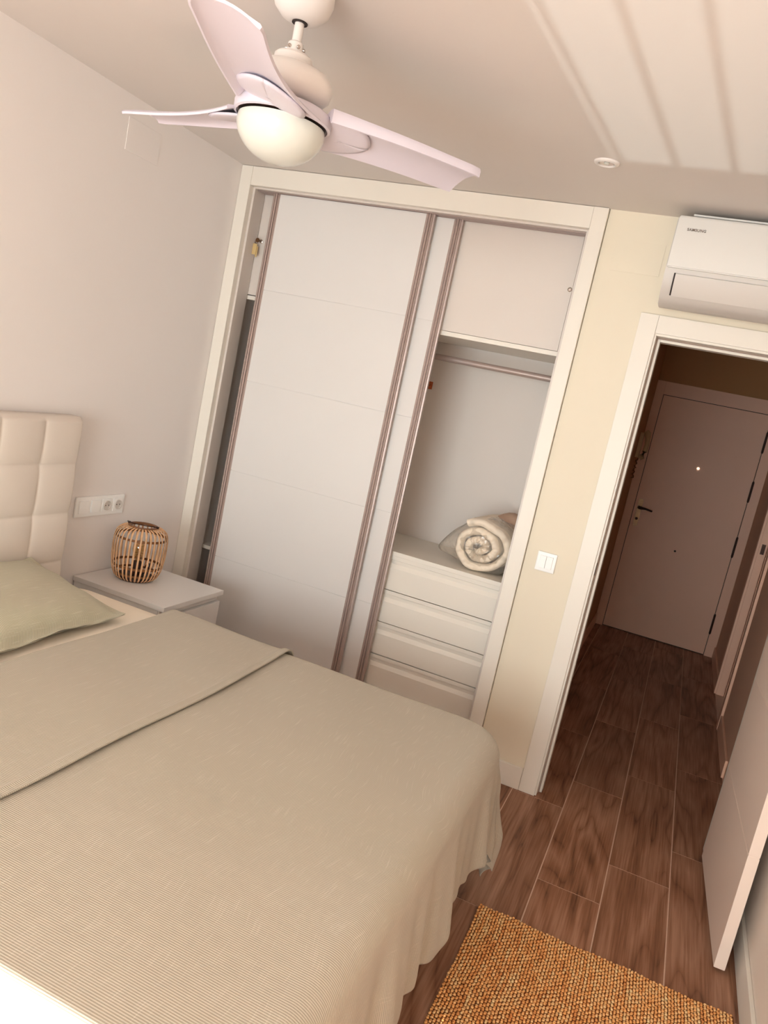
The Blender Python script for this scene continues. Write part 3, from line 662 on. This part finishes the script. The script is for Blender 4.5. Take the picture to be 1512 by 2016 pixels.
edge = [V[i][0] for i in range(nu_)] + [V[-1][j] for j in range(1, nv_)] + [V[i][-1] for i in range(nu_ - 2, -1, -1)] + [V[0][j] for j in range(nv_ - 2, 0, -1)]
back = [bm.verts.new((.004, v.co.y, v.co.z)) for v in edge]
for i in range(len(edge)):
    j = (i + 1) % len(edge); bm.faces.new((edge[i], back[i], back[j], edge[j]))
bm.faces.new(back); tag(obj('headboard', bm, M['vinyl'], None, 'all'), 'tall cream leatherette headboard with square tufting', 'headboard')
# mattress under a fitted sheet
bm = bmesh.new()
def rrect(cx, cy, hx, hy, r, n=10):
    out = []
    for qx, qy, a0 in ((1, 1, 0), (-1, 1, 90), (-1, -1, 180), (1, -1, 270)):
        for k in range(n + 1):
            a = R(a0 + 90 * k / n); out.append((cx + qx * (hx - r) + r * math.cos(a), cy + qy * (hy - r) + r * math.sin(a)))
    return out
cx, cy, hx, hy = (.095 + BX1) / 2, (BY0 + BY1) / 2, (BX1 - .095) / 2, (BY1 - BY0) / 2
rings = []
for ins, z in ((.02, .306), (.004, .32), (0, .36), (0, .50), (.006, .530), (.020, .552), (.045, .564), (.09, .568)):
    rings.append([bm.verts.new((x, y, z)) for x, y in rrect(cx, cy, hx - ins, hy - ins, .12 - ins * .5)])
n_ = len(rings[0])
for a, b in zip(rings, rings[1:]):
    for k in range(n_): bm.faces.new((a[k], a[(k + 1) % n_], b[(k + 1) % n_], b[k]))
bm.faces.new(rings[-1]); bm.faces.new(rings[0][::-1])
tag(obj('mattress', bm, M['sheet'], None, 'auto'), 'mattress under a smooth cream fitted sheet on the bed', 'mattress')

# blanket: analytic drape over a rounded rectangle
CR = .13
CXc, CYc, CYn = BX1 - CR + .012, BY1 - CR + .012, BY0 + CR - .012
def drape(s, t, off=0.0, zadd=0.0):
    """s: rest distance along x, t: rest distance along y (both in room metres, running past the edges)"""
    a = s - CXc; b = (t - CYc) if t > CYc else ((t - CYn) if t < CYn else 0.0)
    ap = max(a, 0.0); r = math.hypot(ap, b); q = r - CR
    px, py = min(s, CXc), (CYc if t > CYc else (CYn if t < CYn else t))
    dx, dy = (ap / r, b / r) if r > 1e-6 else (0, 0)
    top = BT + .010 + zadd + .0022 * math.sin(s * 5.1 + 1) * math.sin(t * 3.7) + .0015 * math.sin(s * 11 + t * 7)
    rho = .062
    q += rho * .45
    if q <= 0: return Vector((px + dx * r, py + dy * r, top))
    L = rho * math.pi / 2
    if q < L:
        th = q / rho; o, d = rho * math.sin(th), rho * (1 - math.cos(th))
    else:
        d = rho + (q - L); o = rho; w = min(1, (q - L) / .30)
        ang = math.atan2(b, ap)
        corner = math.sin(2 * abs(ang)) if r > 1e-6 else 0
        # foot side ripples by y, side ripples by x, corner in two pleats
        f1 = .013 * math.sin(t * 17 + .6) + .010 * math.sin(t * 31 + 2.0) + .006 * math.sin(t * 53)
        f2 = .012 * math.sin(s * 19 + 1.0) + .008 * math.sin(s * 37)
        k = dx * dx
        o += w * (.022 + f1 * k + f2 * (1 - k)) + (w ** .7) * corner * (.020 * math.sin(ang * 11.0 + .4) + .060)
        d += w * .010 * math.sin(t * 9 + s * 6)
    o += off * min(1, q / .03)
    base = CR - rho * .45
    return Vector((px + dx * (base + o), py + dy * (base + o), top - d))
S0, S1, T0, T1 = .585, BX1 + .395, BY0 - .33, BY1 + .37
def hem_wave(t): return .018 * math.sin(t * 7.5 + 1.2) + .010 * math.sin(t * 16) + .006 * math.sin(t * 37)
bm = bmesh.new(); ns, nt_ = 300, 330
def bfn(u, v):
    t = T0 + (T1 - T0) * v; s = S0 + (S1 - S0 + hem_wave(t)) * u
    p = drape(s, t)
    return p
grid(bm, ns, nt_, bfn, lambda u, v: (S0 + (S1 - S0) * u, T0 + (T1 - T0) * v))
bk_ = obj('blanket', bm, M['blanket'], None, 'all')
tag(bk_, 'sage ribbed cotton blanket draped over the foot of the bed', 'blanket')
md = bk_.modifiers.new('solid', 'SOLIDIFY'); md.thickness = .004; md.offset = -1
# turned-back top with its stitched hem
bm = bmesh.new(); SF = 1.135
def ffn(u, v):
    t = T0 + (T1 - T0) * v * .985 + .004; s = S0 + (SF + .010 * math.sin(t * 3.1) + .004 * math.sin(t * 8.3) - S0) * u
    lift = .0085 + .004 * math.sin(t * 5 + s * 4) ** 2 + .003 * math.exp(-((u - .955) / .012) ** 2) + .010 * math.exp(-((u - .99) / .05) ** 2) * (.35 + .65 * math.exp(-((t - BY1) / .10) ** 2))
    if u < .03: lift *= u / .03
    return drape(s, t, .008, lift)
grid(bm, 150, 300, ffn, lambda u, v: (S0 - (SF - S0) * u, T0 + (T1 - T0) * v))
ff = obj('turned_back_edge', bm, M['blanket'], bk_, 'all')
md = ff.modifiers.new('solid', 'SOLIDIFY'); md.thickness = .005; md.offset = -1
# pillow
bm = bmesh.new(); PL, PW = .40, .236
def pil(u, v, sgn):
    a, b = u * 2 - 1, v * 2 - 1
    ca, cb = abs(a), abs(b)
    fl_ = .93
    aa, bb = min(ca / fl_, 1), min(cb / fl_, 1)
    h = ((1 - aa ** 2.6) * (1 - bb ** 2.4)) ** .52 * .082
    x = a * PW * (1 - .06 * (1 - cb ** 2) * ca ** 3); y = b * PL * (1 - .045 * (1 - ca ** 2) * cb ** 3)
    h += .0035 * math.sin(a * 9 + b * 4) * (1 - aa) + .003 * math.sin(b * 23 + a * 3) * max(0, aa - .5)
    return Vector((x, y, sgn * h * (1.0 if sgn > 0 else .55) + sgn * .002 + .006 * math.sin(b * 7) * max(0, ca - .9) * 10))
uvp = lambda u, v: (u * .5, v * .8)
grid(bm, 70, 90, lambda u, v: pil(u, v, 1), uvp); grid(bm, 70, 90, lambda u, v: pil(u, v, -1), uvp)
bmesh.ops.remove_doubles(bm, verts=bm.verts[:], dist=.0001)
pw = tag(obj('pillow', bm, M['pillowcase'], None, 'all'), 'sage ribbed pillow leaning towards the headboard', 'pillow')
pw.rotation_euler = (0, R(11), R(2)); pw.location = (.334, -1.475, .642)

# ------------------------------------------------------------------ nightstand
ns_ = thing('nightstand', 'white bedside cabinet between the bed and the wardrobe', 'nightstand', (0, 0, 0))
part_box('top', (.004, .487, -.740, -.300, .5185, .540), M['lacquer'], ns_, .0015)
part_box('body', (.006, .455, -.735, -.305, .03, .5185), M['lacquer'], ns_, .0015)
part_box('recess_strip', (.455, .462, -.733, -.307, .4885, .517), M['lacquer'], ns_)
part_box('drawer', (.4555, .480, -.7345, -.3055, .265, .487), M['lacquer'], ns_, .0015)
part_box('drawer', (.4555, .480, -.7345, -.3055, .035, .262), M['lacquer'], ns_, .0015)

# ------------------------------------------------------------------ bamboo lantern
LX, LY, LZ = .158, -.526, .5405
lt = thing('bamboo_lantern', 'round bamboo strip lantern with a wire handle on the nightstand', 'lantern', (LX, LY, LZ))
prof = [(.078, .004), (.095, .018), (.106, .045), (.113, .085), (.116, .125), (.1165, .170), (.114, .200), (.106, .221), (.089, .235), (.064, .241)]
bm = bmesh.new(); lathe(bm, [(.001, 0), (.076, 0), (.080, .006), (.078, .016), (.07, .018), (.001, .018)], 40, cap=False); obj('base', bm, M['lamp_base'], lt, 'auto')
strip = None; NS = 34; rr_ = random.Random(3)
for k in range(NS):
    a = 2 * math.pi * k / NS + rr_.uniform(-.02, .02)
    if strip is None:
        P = []
        for i in range(len(prof) * 2 - 1):
            j = i // 2; p = prof[j] if i % 2 == 0 else ((prof[j][0] + prof[j + 1][0]) / 2 + .001, (prof[j][1] + prof[j + 1][1]) / 2)
            P.append((p[0], 0, p[1]))
        bm = bmesh.new(); tube(bm, P, 1, 8, False, flat=(.0041, .0016), upv=[(1, 0, .2)] * len(P)); strip = obj('bamboo_strip', bm, M['bamboo'], lt, 'auto')
        strip.rotation_euler = (0, 0, a)
    else:
        o = strip.copy(); COL.objects.link(o); o.parent = lt; o.rotation_euler = (0, 0, a)
def ring(r, z, w, h, m, name, seg=48):
    bm = bmesh.new(); lathe(bm, [(r - w, z - h), (r, z - h), (r, z + h), (r - w, z + h), (r - w, z - h)], seg, cap=False); return obj(name, bm, m, lt, 'auto')
ring(.1115, .195, .004, .005, M['bamboo_dark'], 'hoop'); ring(.107, .066, .004, .005, M['bamboo_dark'], 'hoop'); ring(.097, .030, .004, .004, M['bamboo_dark'], 'hoop')
ring(.065, .241, .013, .005, M['bamboo_dark'], 'top_ring')
for a in (0, math.pi):
    bm = bmesh.new(); lathe(bm, [(.006, -.004), (.006, .004)], 12, (.064 * math.cos(a + .35), .064 * math.sin(a + .35), .2475)); obj('handle_lug', bm, M['dark_metal'], lt, 'auto')
bm = bmesh.new()  # bail handle folded down to one side
pts = [(.070 * math.cos(a), -.070 * abs(math.sin(a)) * .85, .252 + .008 * math.sin(a)) for a in [math.pi * i / 20 for i in range(21)]]
tube(bm, pts, .0019, 8); hd = obj('wire_handle', bm, M['dark_metal'], lt, 'auto'); hd.rotation_euler = (0, 0, R(20))
bm = bmesh.new(); lathe(bm, [(.022, .018), (.024, .03), (.022, .072), (.016, .080)], 24); obj('lamp_holder', bm, M['lamp_base'], lt, 'auto')
bm = bmesh.new(); tube(bm, [(.03, 0, .02), (.05, .02, .05), (.045, .03, .075), (.03, .035, .07), (.025, .02, .05)], .003, 8); obj('cable', bm, M['lamp_base'], lt, 'auto')
bm = bmesh.new(); lathe(bm, [(.012, .078), (.014, .09), (.024, .112), (.030, .135), (.028, .155), (.016, .172), (.002, .177)], 28, cap=False); obj('bulb', bm, M['amber_glass'], lt, 'auto')
bm = bmesh.new()
for k in range(4):
    a = k * math.pi / 2; tube(bm, [(.004 * math.cos(a), .004 * math.sin(a), .085), (.011 * math.cos(a), .011 * math.sin(a), .105), (.009 * math.cos(a + .8), .009 * math.sin(a + .8), .15)], .0012, 5)
obj('filament', bm, M['brass'], lt)

# ------------------------------------------------------------------ jute rug (thousands of knots, one woven surface)
rx0, rx1, ry0, ry1 = 2.032, 2.838, -2.30, -.912
px_, py_ = .0094, .0088
nx, ny = int((rx1 - rx0) / px_), int((ry1 - ry0) / py_)
rg = np.random.RandomState(5)
ico = bmesh.new(); bmesh.ops.create_icosphere(ico, subdivisions=1, radius=1); ico.verts.ensure_lookup_table()
bv = np.array([v.co[:] for v in ico.verts]); bf = np.array([[v.index for v in f.verts] for f in ico.faces]); ico.free()
I, J = np.meshgrid(np.arange(nx), np.arange(ny), indexing='ij'); I = I.ravel(); J = J.ravel(); K = len(I)
wob = .0016 * np.sin(J * .11) + .0008 * np.sin(J * .31 + 1)
wob2 = .004 * np.sin(I * .16) + .0025 * np.sin(I * .47 + 2)
cxk = rx0 + (I + .5) * px_ + wob + rg.normal(0, .0005, K); cyk = ry0 + (J + .5) * py_ + wob2 + rg.normal(0, .0005, K)
ang = np.where((I + J) % 2 == 0, .35, -.35) + rg.normal(0, .25, K)
sx_ = .0049 + rg.normal(0, .0004, K); sy_ = .0041 + rg.normal(0, .0004, K); sz_ = .0042 + rg.normal(0, .0004, K)
ca_, sa_ = np.cos(ang), np.sin(ang)
vx = bv[None, :, 0] * sx_[:, None]; vy = bv[None, :, 1] * sy_[:, None]; vz = bv[None, :, 2] * sz_[:, None]
X = cxk[:, None] + vx * ca_[:, None] - vy * sa_[:, None]; Y = cyk[:, None] + vx * sa_[:, None] + vy * ca_[:, None]
Z = .0072 + vz + np.where((I + J) % 2 == 0, .0013, -.0010)[:, None]
verts = np.stack([X, Y, Z], -1).reshape(-1, 3); faces = (bf[None] + (np.arange(K) * len(bv))[:, None, None]).reshape(-1, 3)
me = bpy.data.meshes.new('jute_rug'); me.vertices.add(len(verts)); me.vertices.foreach_set('co', verts.ravel())
me.loops.add(faces.size); me.loops.foreach_set('vertex_index', faces.ravel().astype(np.int32)); me.polygons.add(len(faces))
me.polygons.foreach_set('loop_start', np.arange(0, faces.size, 3, dtype=np.int32)); me.polygons.foreach_set('loop_total', np.full(len(faces), 3, np.int32))
me.update(calc_edges=True); me.polygons.foreach_set('use_smooth', np.ones(len(faces), bool))
colr = rg.uniform(0, 1, nx)[I] * .25 + rg.uniform(0, 1, (nx, ny // 14 + 1))[I, J // 14] * .40 + rg.uniform(0, 1, K) * .45
at = me.attributes.new('yarn', 'FLOAT', 'POINT'); at.data.foreach_set('value', np.repeat(colr, len(bv)).astype(np.float32))
me.materials.append(M['jute']); ro = bpy.data.objects.new('jute_rug', me); COL.objects.link(ro)
tag(ro, 'golden brown woven jute rug on the floor at the foot of the bed', 'rug')
bm = bmesh.new(); bx(bm, rx0 + .006, rx1 - .006, ry0 + .006, ry1 - .006, .0006, .0055)
m = mat('jute backing', rgb(120, 68, 28), .9, noise=(60, .1)); obj('rug_backing', bm, m, ro)
